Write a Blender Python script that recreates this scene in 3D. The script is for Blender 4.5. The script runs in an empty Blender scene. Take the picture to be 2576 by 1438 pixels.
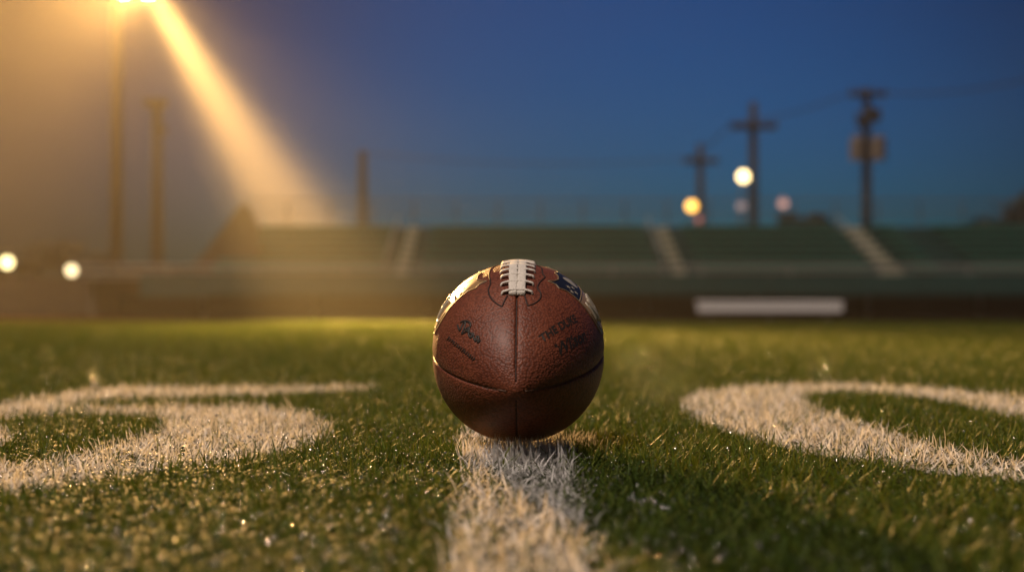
import bpy, bmesh, math, random
import numpy as np
from mathutils import Vector, Matrix
from mathutils.bvhtree import BVHTree

random.seed(7)
rng = np.random.default_rng(11)
S = bpy.context.scene
COL = S.collection
R = math.radians
PI = math.pi

# ------------------------------------------------------------------ camera constants
FPX, CH, CAMY = 3578.0, 0.139, -1.4      # focal length in 2576-wide units, lens height, camera position


def zg(y):
    """turf surface height: level round the ball, then falling about one per cent to the sideline (crowned pitch)"""
    d = y + 1.4 - 3.0
    s = np.log1p(np.exp(np.clip(d * 1.5, -40, 40))) / 1.5
    return -0.0105 * np.minimum(s, 47.0)


def at(px, py, dep):
    return Vector(((px - 1288) * dep / FPX, dep + CAMY, CH + (755 - py) * dep / FPX))


# ------------------------------------------------------------------ helpers
def link(o, parent=None):
    COL.objects.link(o)
    if parent is not None:
        o.parent = parent
    return o


def tag(o, label=None, cat=None, group=None, kind=None):
    if label: o['label'] = label
    if cat: o['category'] = cat
    if group: o['group'] = group
    if kind: o['kind'] = kind
    return o


def empty(name, loc, label, cat, group=None):
    o = bpy.data.objects.new(name, None)
    o.location = loc
    o.empty_display_size = 0.2
    link(o)
    return tag(o, label, cat, group)


class MB:
    """collects shapes into ONE mesh object"""
    def __init__(self):
        self.v, self.f = [], []

    def add(self, vs, fs):
        b = len(self.v)
        self.v += [tuple(p) for p in vs]
        self.f += [tuple(i + b for i in q) for q in fs]
        return self

    def box(self, c, s, bev=0.0, rz=0.0):
        x, y, z = (k / 2 for k in s)
        if bev <= 0:
            vs = [Vector((i * x, j * y, k * z)) for i in (-1, 1) for j in (-1, 1) for k in (-1, 1)]
            fs = [(0, 1, 3, 2), (4, 6, 7, 5), (0, 4, 5, 1), (2, 3, 7, 6), (0, 2, 6, 4), (1, 5, 7, 3)]
        else:
            bm = bmesh.new()
            bmesh.ops.create_cube(bm, size=1.0)
            bmesh.ops.scale(bm, vec=s, verts=bm.verts)
            bmesh.ops.bevel(bm, geom=bm.edges[:], offset=bev, segments=2, affect='EDGES', profile=0.5)
            bm.verts.index_update()
            vs = [v.co.copy() for v in bm.verts]
            fs = [[v.index for v in f.verts] for f in bm.faces]
            bm.free()
        m = Matrix.Rotation(rz, 3, 'Z')
        return self.add([m @ v + Vector(c) for v in vs], fs)

    def tube(self, pts, rad, n=10, caps=True):
        pts = [Vector(p) for p in pts]
        rad = rad if isinstance(rad, (list, tuple)) else [rad] * len(pts)
        vs, fs = [], []
        up = None
        for i, p in enumerate(pts):
            t = (pts[min(i + 1, len(pts) - 1)] - pts[max(i - 1, 0)]).normalized()
            if up is None:
                up = Vector((0, 0, 1)) if abs(t.z) < 0.9 else Vector((1, 0, 0))
            a = t.cross(up).normalized()
            up = a.cross(t).normalized()
            for k in range(n):
                w = 2 * PI * k / n
                vs.append(p + (a * math.cos(w) + up * math.sin(w)) * rad[i])
        for i in range(len(pts) - 1):
            for k in range(n):
                fs.append((i * n + k, i * n + (k + 1) % n, (i + 1) * n + (k + 1) % n, (i + 1) * n + k))
        if caps:
            fs.append(tuple(reversed(range(n))))
            fs.append(tuple((len(pts) - 1) * n + k for k in range(n)))
        return self.add(vs, fs)

    def ball(self, c, r, nu=16, nv=10, sz=1.0):
        vs, fs = [], []
        for j in range(nv + 1):
            th = PI * j / nv
            for i in range(nu):
                ph = 2 * PI * i / nu
                vs.append(Vector(c) + Vector((r * math.sin(th) * math.cos(ph), r * math.sin(th) * math.sin(ph), r * sz * math.cos(th))))
        for j in range(nv):
            for i in range(nu):
                fs.append((j * nu + i, (j + 1) * nu + i, (j + 1) * nu + (i + 1) % nu, j * nu + (i + 1) % nu))
        return self.add(vs, fs)

    def build(self, name, mat, parent=None, smooth=False, origin=None):
        o_ = Vector(origin) if origin is not None else Vector((0, 0, 0))
        me = bpy.data.meshes.new(name)
        me.from_pydata([tuple(Vector(v) - o_) for v in self.v], [], self.f)
        me.update()
        if smooth:
            me.polygons.foreach_set('use_smooth', [True] * len(me.polygons))
        me.materials.append(mat)
        o = bpy.data.objects.new(name, me)
        if parent is None:
            o.location = o_
        return link(o, parent)


def np_mesh(name, verts, loops, starts, totals, mat, smooth=True):
    me = bpy.data.meshes.new(name)
    me.vertices.add(len(verts))
    me.vertices.foreach_set('co', np.ascontiguousarray(verts, np.float32).ravel())
    me.loops.add(len(loops))
    me.loops.foreach_set('vertex_index', np.ascontiguousarray(loops, np.int32))
    me.polygons.add(len(starts))
    me.polygons.foreach_set('loop_start', np.ascontiguousarray(starts, np.int32))
    try:
        me.polygons.foreach_set('loop_total', np.ascontiguousarray(totals, np.int32))
    except Exception:
        pass
    if smooth:
        me.polygons.foreach_set('use_smooth', np.ones(len(starts), dtype=bool))
    me.update(calc_edges=True)
    me.materials.append(mat)
    return link(bpy.data.objects.new(name, me))


# ------------------------------------------------------------------ materials
def mat_base(name):
    m = bpy.data.materials.new(name)
    m.use_nodes = True
    nt = m.node_tree
    return m, nt, nt.nodes['Principled BSDF']


def simple(name, col, rough=0.6, metal=0.0, var=0.15, scale=6.0, bump=0.0, bscale=60.0):
    m, nt, b = mat_base(name)
    n, l = nt.nodes, nt.links
    tc = n.new('ShaderNodeTexCoord')
    no = n.new('ShaderNodeTexNoise'); no.inputs['Scale'].default_value = scale; no.inputs['Detail'].default_value = 5
    l.new(tc.outputs['Object'], no.inputs['Vector'])
    mx = n.new('ShaderNodeMix'); mx.data_type = 'RGBA'
    mx.inputs['A'].default_value = (*[c * (1 - var) for c in col], 1)
    mx.inputs['B'].default_value = (*[min(1, c * (1 + var)) for c in col], 1)
    l.new(no.outputs['Fac'], mx.inputs['Factor'])
    l.new(mx.outputs['Result'], b.inputs['Base Color'])
    b.inputs['Roughness'].default_value = rough
    b.inputs['Metallic'].default_value = metal
    if bump:
        n2 = n.new('ShaderNodeTexNoise'); n2.inputs['Scale'].default_value = bscale; n2.inputs['Detail'].default_value = 6
        l.new(tc.outputs['Object'], n2.inputs['Vector'])
        bp = n.new('ShaderNodeBump'); bp.inputs['Strength'].default_value = bump; bp.inputs['Distance'].default_value = 0.01
        l.new(n2.outputs['Fac'], bp.inputs['Height']); l.new(bp.outputs['Normal'], b.inputs['Normal'])
    return m


def emis(name, col, strength):
    m, nt, b = mat_base(name)
    b.inputs['Base Color'].default_value = (0.02, 0.02, 0.02, 1)
    b.inputs['Emission Color'].default_value = (*col, 1)
    b.inputs['Emission Strength'].default_value = strength
    m.cycles.emission_sampling = 'NONE'
    return m


def leather_mat():
    m, nt, b = mat_base('pebbled_leather')
    n, l = nt.nodes, nt.links
    tc = n.new('ShaderNodeTexCoord')
    # colour: two browns, worn patches
    no = n.new('ShaderNodeTexNoise'); no.inputs['Scale'].default_value = 16; no.inputs['Detail'].default_value = 6; no.inputs['Roughness'].default_value = 0.65
    l.new(tc.outputs['Object'], no.inputs['Vector'])
    cr = n.new('ShaderNodeValToRGB')
    cr.color_ramp.elements[0].position = 0.3; cr.color_ramp.elements[0].color = (0.135, 0.031, 0.015, 1)
    cr.color_ramp.elements[1].position = 0.72; cr.color_ramp.elements[1].color = (0.25, 0.070, 0.032, 1)
    l.new(no.outputs['Fac'], cr.inputs['Fac'])
    # pebble grain, cells stretched a little and warped
    w1 = n.new('ShaderNodeTexNoise'); w1.inputs['Scale'].default_value = 55; w1.inputs['Detail'].default_value = 2
    l.new(tc.outputs['Object'], w1.inputs['Vector'])
    wm = n.new('ShaderNodeVectorMath'); wm.operation = 'MULTIPLY_ADD'
    wm.inputs[1].default_value = (0.0025, 0.0025, 0.0025)
    l.new(w1.outputs['Color'], wm.inputs[0]); l.new(tc.outputs['Object'], wm.inputs[2])
    vo = n.new('ShaderNodeTexVoronoi'); vo.feature = 'SMOOTH_F1'; vo.inputs['Scale'].default_value = 440; vo.inputs['Smoothness'].default_value = 0.15
    l.new(wm.outputs[0], vo.inputs['Vector'])
    inv = n.new('ShaderNodeMath'); inv.operation = 'SUBTRACT'; inv.inputs[0].default_value = 1.0
    l.new(vo.outputs['Distance'], inv.inputs[1])
    # grain is worn smooth in patches
    n3 = n.new('ShaderNodeTexNoise'); n3.inputs['Scale'].default_value = 22; n3.inputs['Detail'].default_value = 3
    l.new(tc.outputs['Object'], n3.inputs['Vector'])
    mr = n.new('ShaderNodeMapRange'); mr.inputs['From Min'].default_value = 0.3; mr.inputs['From Max'].default_value = 0.6
    mr.inputs['To Min'].default_value = 0.35; mr.inputs['To Max'].default_value = 1.0
    l.new(n3.outputs['Fac'], mr.inputs['Value'])
    mu = n.new('ShaderNodeMath'); mu.operation = 'MULTIPLY'
    l.new(inv.outputs[0], mu.inputs[0]); l.new(mr.outputs['Result'], mu.inputs[1])
    bp = n.new('ShaderNodeBump'); bp.inputs['Strength'].default_value = 0.9; bp.inputs['Distance'].default_value = 0.0009
    l.new(mu.outputs[0], bp.inputs['Height']); l.new(bp.outputs['Normal'], b.inputs['Normal'])
    # colour darkens in the grooves between pebbles
    dk = n.new('ShaderNodeMapRange'); dk.inputs['From Min'].default_value = 0.35; dk.inputs['From Max'].default_value = 0.75
    dk.inputs['To Min'].default_value = 1.0; dk.inputs['To Max'].default_value = 0.55
    l.new(vo.outputs['Distance'], dk.inputs['Value'])
    mc = n.new('ShaderNodeMix'); mc.data_type = 'RGBA'; mc.blend_type = 'MULTIPLY'; mc.inputs['Factor'].default_value = 1.0
    l.new(cr.outputs['Color'], mc.inputs['A']); l.new(dk.outputs['Result'], mc.inputs['B'])
    l.new(mc.outputs['Result'], b.inputs['Base Color'])
    b.inputs['Roughness'].default_value = 0.54
    b.inputs['Specular IOR Level'].default_value = 0.42
    b.inputs['Coat Weight'].default_value = 0.05
    b.inputs['Coat Roughness'].default_value = 0.3
    return m


def blade_mat(name, c0, c1, c2, trans, rough=0.58, spec=0.20):
    m, nt, b = mat_base(name)
    n, l = nt.nodes, nt.links
    ge = n.new('ShaderNodeNewGeometry')
    cr = n.new('ShaderNodeValToRGB')
    e = cr.color_ramp.elements
    e[0].position = 0.0; e[0].color = (*c0, 1)
    e[1].position = 1.0; e[1].color = (*c2, 1)
    k = e.new(0.6); k.color = (*c1, 1)
    l.new(ge.outputs['Random Per Island'], cr.inputs['Fac'])
    l.new(cr.outputs['Color'], b.inputs['Base Color'])
    b.inputs['Roughness'].default_value = rough
    b.inputs['Specular IOR Level'].default_value = spec
    tr = n.new('ShaderNodeBsdfTranslucent')
    l.new(cr.outputs['Color'], tr.inputs['Color'])
    mx = n.new('ShaderNodeMixShader'); mx.inputs['Fac'].default_value = trans
    l.new(b.outputs[0], mx.inputs[1]); l.new(tr.outputs[0], mx.inputs[2])
    l.new(mx.outputs[0], n['Material Output'].inputs['Surface'])
    return m


M = {
    'leather': leather_mat(),
    'lace': simple('white_lace', (0.76, 0.71, 0.63), 0.55, var=0.10, scale=90, bump=0.35, bscale=500),
    'thread': simple('dark_thread', (0.03, 0.012, 0.008), 0.7),
    'ink': simple('black_stamp_ink', (0.022, 0.018, 0.015), 0.55, var=0.3, scale=200),
    'navy': simple('navy_crest_print', (0.008, 0.011, 0.022), 0.45, var=0.2, scale=120),
    'cream': simple('cream_crest_print', (0.42, 0.37, 0.28), 0.35, var=0.15, scale=120),
    'gold': simple('tan_crest_print', (0.36, 0.22, 0.10), 0.32, var=0.15, scale=120),
    'border': simple('dull_crest_border', (0.22, 0.15, 0.085), 0.5, var=0.2, scale=150),
    'soil': simple('turf_infill', (0.022, 0.030, 0.010), 0.95, var=0.5, scale=40, bump=0.6, bscale=300),
    'track': simple('running_track_surface', (0.0055, 0.0028, 0.0022), 0.98, var=0.25, scale=3, bump=0.3),
    'earth': simple('dry_ground', (0.045, 0.045, 0.025), 0.95, var=0.4, scale=0.4),
    'seat': simple('green_seat_paint', (0.030, 0.20, 0.155), 0.6, var=0.25, scale=2.5),
    'green': simple('green_stand_paint', (0.005, 0.062, 0.056), 0.6, var=0.25, scale=2.5),
    'dkgreen': simple('dark_green_stand_paint', (0.003, 0.050, 0.048), 0.6, var=0.25, scale=2.5),
    'alu': simple('weathered_aluminium', (0.24, 0.24, 0.22), 0.6, metal=0.1, var=0.15, scale=4),
    'stair': simple('worn_stair_tread', (0.36, 0.34, 0.24), 0.7, var=0.2, scale=4),
    'void': simple('under_stand_shade', (0.007, 0.006, 0.005), 0.9),  # near-black, stands for the shade beneath the stand
    'bench': simple('white_bench_paint', (0.92, 0.90, 0.88), 0.5, var=0.05),
    'steel': simple('dark_galvanised_steel', (0.10, 0.10, 0.10), 0.6, metal=0.3),
    'mast': simple('brown_mast_paint', (0.06, 0.036, 0.016), 0.7),
    'wood': simple('creosoted_timber', (0.017, 0.016, 0.017), 0.9, var=0.3, scale=3),
    'box': simple('transformer_paint', (0.16, 0.13, 0.11), 0.6),
    'wire': simple('black_cable', (0.015, 0.015, 0.018), 0.7),
    'leaf': simple('dark_leaves', (0.012, 0.017, 0.009), 0.8, var=0.5, scale=0.8),
    'bark': simple('brown_bark', (0.06, 0.04, 0.028), 0.95, var=0.3, scale=5),
    'blade': blade_mat('green_turf_blade', (0.028, 0.056, 0.006), (0.064, 0.104, 0.010), (0.14, 0.155, 0.020), 0.22),
    'white': blade_mat('white_painted_blade', (0.50, 0.48, 0.46), (0.80, 0.78, 0.75), (0.88, 0.86, 0.83), 0.26, 0.6, 0.3),
}

for k_ in ('track', 'earth', 'soil'):
    M[k_].node_tree.nodes['Principled BSDF'].inputs['Specular IOR Level'].default_value = 0.0      # loose, dusty surfaces

# ------------------------------------------------------------------ the football
BA, BB, BP = 0.14, 0.085, 0.68
TH, YAW = R(13.0), R(-1.2)
BC = Vector((0.0063, 0.0, 0.0890))
AX = Matrix.Rotation(YAW, 3, 'Z') @ Vector((0, -math.cos(TH), -math.sin(TH)))     # nose
UPV = Matrix.Rotation(YAW, 3, 'Z') @ Vector((0, -math.sin(TH), math.cos(TH)))     # towards the laces
SD = Matrix.Rotation(YAW, 3, 'Z') @ Vector((1, 0, 0))
AXn, UPn, SDn = (np.array(v) for v in (AX, UPV, SD))


def ball_r(s, phi):
    t = np.clip(np.abs(s) / BA, 0, 1)
    r = BB * (1 - t * t) ** BP
    d = np.abs(((phi / (PI / 2)) + 0.5) % 1.0 - 0.5) * (PI / 2) * np.maximum(r, 1e-5)     # arc distance to nearest seam
    f = np.clip((1 - t) * 14, 0, 1)
    r = r * (1 + 0.020 * (np.abs(np.sin(2 * phi)) ** 0.7 - 0.65) * np.clip(1.3 - t, 0, 1))
    pk = 0.75 + 0.25 * np.sin(s * 2 * PI / 0.0042)
    groove = 0.0023 * np.exp(-(d / 0.0011) ** 2) + 0.0009 * pk * np.exp(-(d / 0.0036) ** 2)
    return r - groove * f


def surf(s, phi, lift=0.0):
    """points on the ball, in world space; phi = 0 under the laces, growing to the right (+x)"""
    s = np.asarray(s, float); phi = np.asarray(phi, float)
    r = ball_r(s, phi) + lift
    return (np.array(BC) + s[..., None] * AXn + (r * np.cos(phi))[..., None] * UPn + (r * np.sin(phi))[..., None] * SDn)


def surf_smooth(s, phi, lift=0.0):
    s = np.asarray(s, float); phi = np.asarray(phi, float)
    t = np.clip(np.abs(s) / BA, 0, 1)
    r = BB * (1 - t * t) ** BP + lift
    return (np.array(BC) + s[..., None] * AXn + (r * np.cos(phi))[..., None] * UPn + (r * np.sin(phi))[..., None] * SDn)


ball_root = empty('football', (BC.x, BC.y, 0.0), 'brown pebbled leather football with white laces resting on the white line', 'football')
Binv = Matrix.Translation(-Vector((BC.x, BC.y, 0.0)))


def ball_part(name, verts, faces, mat, parent=None, smooth=True):
    off = np.array((BC.x, BC.y, 0.0))
    me = bpy.data.meshes.new(name)
    me.from_pydata((np.asarray(verts) - off).tolist(), [], faces)
    me.update()
    if smooth:
        me.polygons.foreach_set('use_smooth', [True] * len(me.polygons))
    me.materials.append(mat)
    return link(bpy.data.objects.new(name, me), parent or ball_root)


NS, NPH = 440, 640
q = np.linspace(-1, 1, NS)
sv = BA * np.sin(q * PI / 2)
u = np.linspace(0, 1, NPH // 4, endpoint=False)
seg = (u - 0.62 / (2 * PI) * np.sin(2 * PI * u)) * (PI / 2)          # finer beside the seams
pv = np.concatenate([seg + k * PI / 2 for k in range(4)])
NP_ = len(pv)
SS, PP = np.meshgrid(sv, pv, indexing='ij')
bv = surf(SS, PP).reshape(-1, 3)
bf = []
for i in range(NS - 1):
    for k in range(NP_):
        bf.append((i * NP_ + k, i * NP_ + (k + 1) % NP_, (i + 1) * NP_ + (k + 1) % NP_, (i + 1) * NP_ + k))
ball_part('leather_shell', bv, bf, M['leather'])

step = 4
idx = np.arange(0, NS, step)
gv = surf_smooth(*np.meshgrid(sv[idx], np.linspace(0, 2 * PI, 97), indexing='ij'))
gvl = [Vector(p) for p in gv.reshape(-1, 3)]
gf = [(i * 97 + k, i * 97 + k + 1, (i + 1) * 97 + k + 1, (i + 1) * 97 + k) for i in range(len(idx) - 1) for k in range(96)]
BVH = BVHTree.FromPolygons(gvl, gf)
CAM = Vector((0, CAMY, CH))


def hit(px, py):
    """axial position and angle of the spot on the leather"""
    d = Vector(((px - 1288) / FPX, 1, (755 - py) / FPX)).normalized()
    p = BVH.ray_cast(CAM, d)[0]
    v = np.array(p - BC)
    return float(v @ AXn), math.atan2(float(v @ SDn), float(v @ UPn))


# the stitched cord sunk into each of the four seams
M['lit_lip_thread'] = simple('lit_lip_thread', (0.10, 0.045, 0.022), 0.6, var=0.3, scale=300)  # tan tone stands for the lit lip of the side seams
for k in range(4):
    ph = k * PI / 2
    runs = [np.arange(0.069, 0.1375, 0.0007), np.arange(-0.137, -0.064, 0.0007)] if k == 0 else [np.arange(-0.137, 0.1376, 0.0007)]
    for sr in runs:
        sb = MB()
        pts_ = surf(sr, np.full(len(sr), ph), 0.0002)
        sb.tube(list(pts_), [0.00055 + 0.0004 * abs(math.sin(v * PI / 0.0040)) for v in sr], 6)
        ball_part('seam_stitching', sb.v, sb.f, M['thread'] if k % 2 == 0 else M['lit_lip_thread'])


def strap(mb, path, width, thick, n_across=7):
    """a rounded flat cord following (s, phi) points with a lift per point; width runs across it over the leather"""
    P = [np.array(surf_smooth(s, p, l)) for s, p, l, w in path]
    W = [w for *_, w in path]
    vs, fs = [], []
    n = 12
    for i in range(len(P)):
        t = P[min(i + 1, len(P) - 1)] - P[max(i - 1, 0)]
        t /= np.linalg.norm(t)
        s, p, l, w = path[i]
        nrm = np.array(surf_smooth(s, p, l + 0.01)) - P[i]
        nrm -= t * (nrm @ t); nrm /= np.linalg.norm(nrm)
        side = np.cross(t, nrm)
        for k in range(n):
            a = 2 * PI * k / n
            ca, sa = math.cos(a), math.sin(a)
            ex = math.copysign(abs(ca) ** 0.55, ca) * width * W[i] / 2
            ez = math.copysign(abs(sa) ** 0.75, sa) * thick / 2 * min(1, W[i] + 0.15)
            vs.append(P[i] + side * ex + nrm * ez)
    for i in range(len(P) - 1):
        for k in range(n):
            fs.append((i * n + k, i * n + (k + 1) % n, (i + 1) * n + (k + 1) % n, (i + 1) * n + k))
    fs.append(tuple(reversed(range(n))))
    fs.append(tuple((len(P) - 1) * n + k for k in range(n)))
    mb.add(vs, fs)


# laces: two cords lying side by side along the seam, cross laces over them
s_end = 0.0655
S0, S1 = -0.060, s_end
for sgn in (-1, 1):
    mb = MB()
    path = []
    for s in np.linspace(S0, S1, 60):
        e = min((s - S0), (S1 - s)) / 0.0035
        lift = 0.0021 if e >= 1 else 0.0021 * max(0, e) ** 0.5 - 0.0006 * (1 - e)
        wob = 0.00018 * math.sin(s * 420 + sgn)
        path.append((s, sgn * (0.00425 + wob) / BB, lift + 0.0002 * math.sin(s * 330), 1.0))
    strap(mb, path, 0.0082, 0.0026)
    ball_part('lengthwise_lace', mb.v, mb.f, M['lace'])
NL = 9
for i in range(NL):
    s0 = S1 - 0.0042 - i * (S1 - S0 - 0.0084) / (NL - 1)
    mb = MB()
    path = []
    jit = random.uniform(-0.0006, 0.0006)
    for x in np.linspace(-1, 1, 41):
        ax_ = abs(x)
        half = 0.0172 + 0.0003 * math.sin(i * 2.3 + (1 if x > 0 else 0))
        arc = x * half
        lift = 0.0026 if ax_ < 0.45 else 0.0026 - 0.0006 * (ax_ - 0.45) / 0.55
        if ax_ > 0.84:
            lift -= 0.0036 * ((ax_ - 0.84) / 0.16) ** 2.2
        w = 1.0 if ax_ < 0.8 else 1.0 - 0.30 * ((ax_ - 0.8) / 0.2) ** 2
        bow = 0.0016 * ax_ ** 2
        path.append((s0 + jit * x + bow, arc / BB, lift, w))
    strap(mb, path, 0.0044, 0.0020)
    ball_part('cross_lace', mb.v, mb.f, M['lace'])


def curve_on_ball(pix, rad, name, mat, lift=0.0001, parent=None, closed=False):
    hp = [hit(*p) for p in pix]
    s = np.array([h[0] for h in hp]); p = np.array([h[1] for h in hp])
    return curve_sp(s, p, rad, name, mat, lift, parent)


def curve_sp(s, p, rad, name, mat, lift=0.0001, parent=None, sm=True):
    n = len(s)
    tt = np.linspace(0, n - 1, (n - 1) * 8 + 1)
    if sm:
        # Catmull-Rom
        def cr(a):
            a_ = np.concatenate([[2 * a[0] - a[1]], a, [2 * a[-1] - a[-2]]])
            i = np.clip(tt.astype(int), 0, n - 2); f = tt - i
            p0, p1, p2, p3 = a_[i], a_[i + 1], a_[i + 2], a_[i + 3]
            return 0.5 * (2 * p1 + (p2 - p0) * f + (2 * p0 - 5 * p1 + 4 * p2 - p3) * f ** 2 + (3 * p1 - p0 - 3 * p2 + p3) * f ** 3)
        s2, p2_ = cr(s), cr(p)
    else:
        s2, p2_ = np.interp(tt, range(n), s), np.interp(tt, range(n), p)
    mb = MB()
    mb.tube([Vector(v) for v in surf(s2, p2_, lift)], rad, 6)
    return mb if name is None else ball_part(name, mb.v, mb.f, mat, parent)


# stitched outline of the lace panel, one curve to each side
for pts in ([(1252, 668), (1236, 676), (1231, 692), (1234, 712), (1229, 732), (1236, 751), (1250, 764), (1263, 771)],
            [(1352, 668), (1362, 674), (1365, 688), (1370, 698), (1358, 710), (1352, 724), (1360, 738), (1358, 752), (1345, 763), (1328, 769)]):
    ml = curve_on_ball(pts, 0.00085, None, None)
    end = [(1263, 771), (1269, 757), (1276, 743)] if pts[0][0] < 1300 else [(1328, 769), (1324, 756), (1320, 743)]
    m2 = curve_on_ball(end, 0.00085, None, None)
    ml.add(m2.v, m2.f)
    ball_part('lace_panel_outline', ml.v, ml.f, M['thread'])


def wrap_uv(pts, s0, p0, ang, lift):
    """flat (u, v) drawing laid on the leather at (s0, p0); u runs at ANG from the lengthwise axis"""
    ca, sa = math.cos(ang), math.sin(ang)
    u, v = pts[:, 0], pts[:, 1]
    ds = u * ca - v * sa
    da = u * sa + v * ca
    s = s0 + ds
    t = np.clip(np.abs(s) / BA, 0, 0.97)
    r = BB * (1 - t * t) ** BP
    return surf(s, p0 + da / r, lift)


def text_on_ball(txt, size, s0, p0, ang, name, mat, parent=None, shear=0.0, lift=0.00025, flip=False, space=1.0):
    cu = bpy.data.curves.new('lettering', 'FONT')
    cu.body = txt; cu.size = size; cu.shear = shear; cu.align_x = 'CENTER'; cu.align_y = 'CENTER'
    cu.offset = size * 0.03; cu.space_character = space
    ob = bpy.data.objects.new('lettering', cu)
    COL.objects.link(ob)
    dg = bpy.context.evaluated_depsgraph_get()
    me = bpy.data.meshes.new_from_object(ob.evaluated_get(dg))
    P = np.array([v.co[:] for v in me.vertices])[:, :2]
    fs = [tuple(p.vertices) for p in me.polygons]
    bpy.data.objects.remove(ob); bpy.data.curves.remove(cu); bpy.data.meshes.remove(me)
    if flip:
        P[:, 1] *= -1
    return ball_part(name, wrap_uv(P, s0, p0, ang, lift), fs, mat, parent)


def sp_dir(pa, pb):
    """centre and heading on the leather of the stroke from pixel pa to pixel pb"""
    (s1, p1), (s2, p2) = hit(*pa), hit(*pb)
    sm, pm = (s1 + s2) / 2, (p1 + p2) / 2
    r = BB * (1 - (sm / BA) ** 2) ** BP
    return sm, pm, math.atan2((p2 - p1) * r, s2 - s1), math.hypot((p2 - p1) * r, s2 - s1)


# stamps on the right-hand panel, reading up and to the right
s_, p_, a_, ln = sp_dir((1368, 856), (1448, 806))
text_on_ball('THE DUKE', 0.0105, s_, p_, a_, 'stamped_lettering', M['ink'], shear=0.1)
s_, p_, a_, ln = sp_dir((1402, 886), (1470, 846))
text_on_ball('Wilson', 0.0150, s_, p_, a_, 'stamped_lettering', M['ink'], shear=0.25)
# left-hand panel: a scribbled signature above a line of tiny worn letters
sig = [(1152, 818), (1158, 832), (1166, 815), (1172, 812), (1168, 828), (1163, 840), (1174, 834), (1182, 824), (1180, 842), (1186, 850),
       (1190, 838), (1193, 852), (1198, 858), (1200, 846), (1205, 850), (1203, 862), (1210, 856)]
ms = curve_on_ball(sig, 0.0011, None, None, 0.0)
m2 = curve_on_ball([(1160, 812), (1170, 808), (1182, 812), (1184, 822), (1172, 830), (1184, 838), (1194, 846)], 0.0012, None, None, 0.0)
ms.add(m2.v, m2.f)
ball_part('stamped_signature', ms.v, ms.f, M['ink'])
ms = MB()
A, B_ = np.array((1126, 848.)), np.array((1194, 904.))
dv = (B_ - A) / np.linalg.norm(B_ - A); nv_ = np.array((-dv[1], dv[0]))
for i in range(15):
    c = A + (B_ - A) * (i + 0.5) / 15
    h_ = 4.2 if i % 4 else 5.5
    m2 = curve_on_ball([c - nv_ * h_, c + nv_ * h_ * 0.2 + dv * 1.6, c + nv_ * h_], 0.00075, None, None, 0.0)
    ms.add(m2.v, m2.f)
    if i % 3 != 1:
        m2 = curve_on_ball([c - nv_ * 1.0, c + dv * 3.5 + nv_ * (i % 2 * 3 - 1.5)], 0.0007, None, None, 0.0)
        ms.add(m2.v, m2.f)
ball_part('stamped_small_print', ms.v, ms.f, M['ink'])


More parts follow.
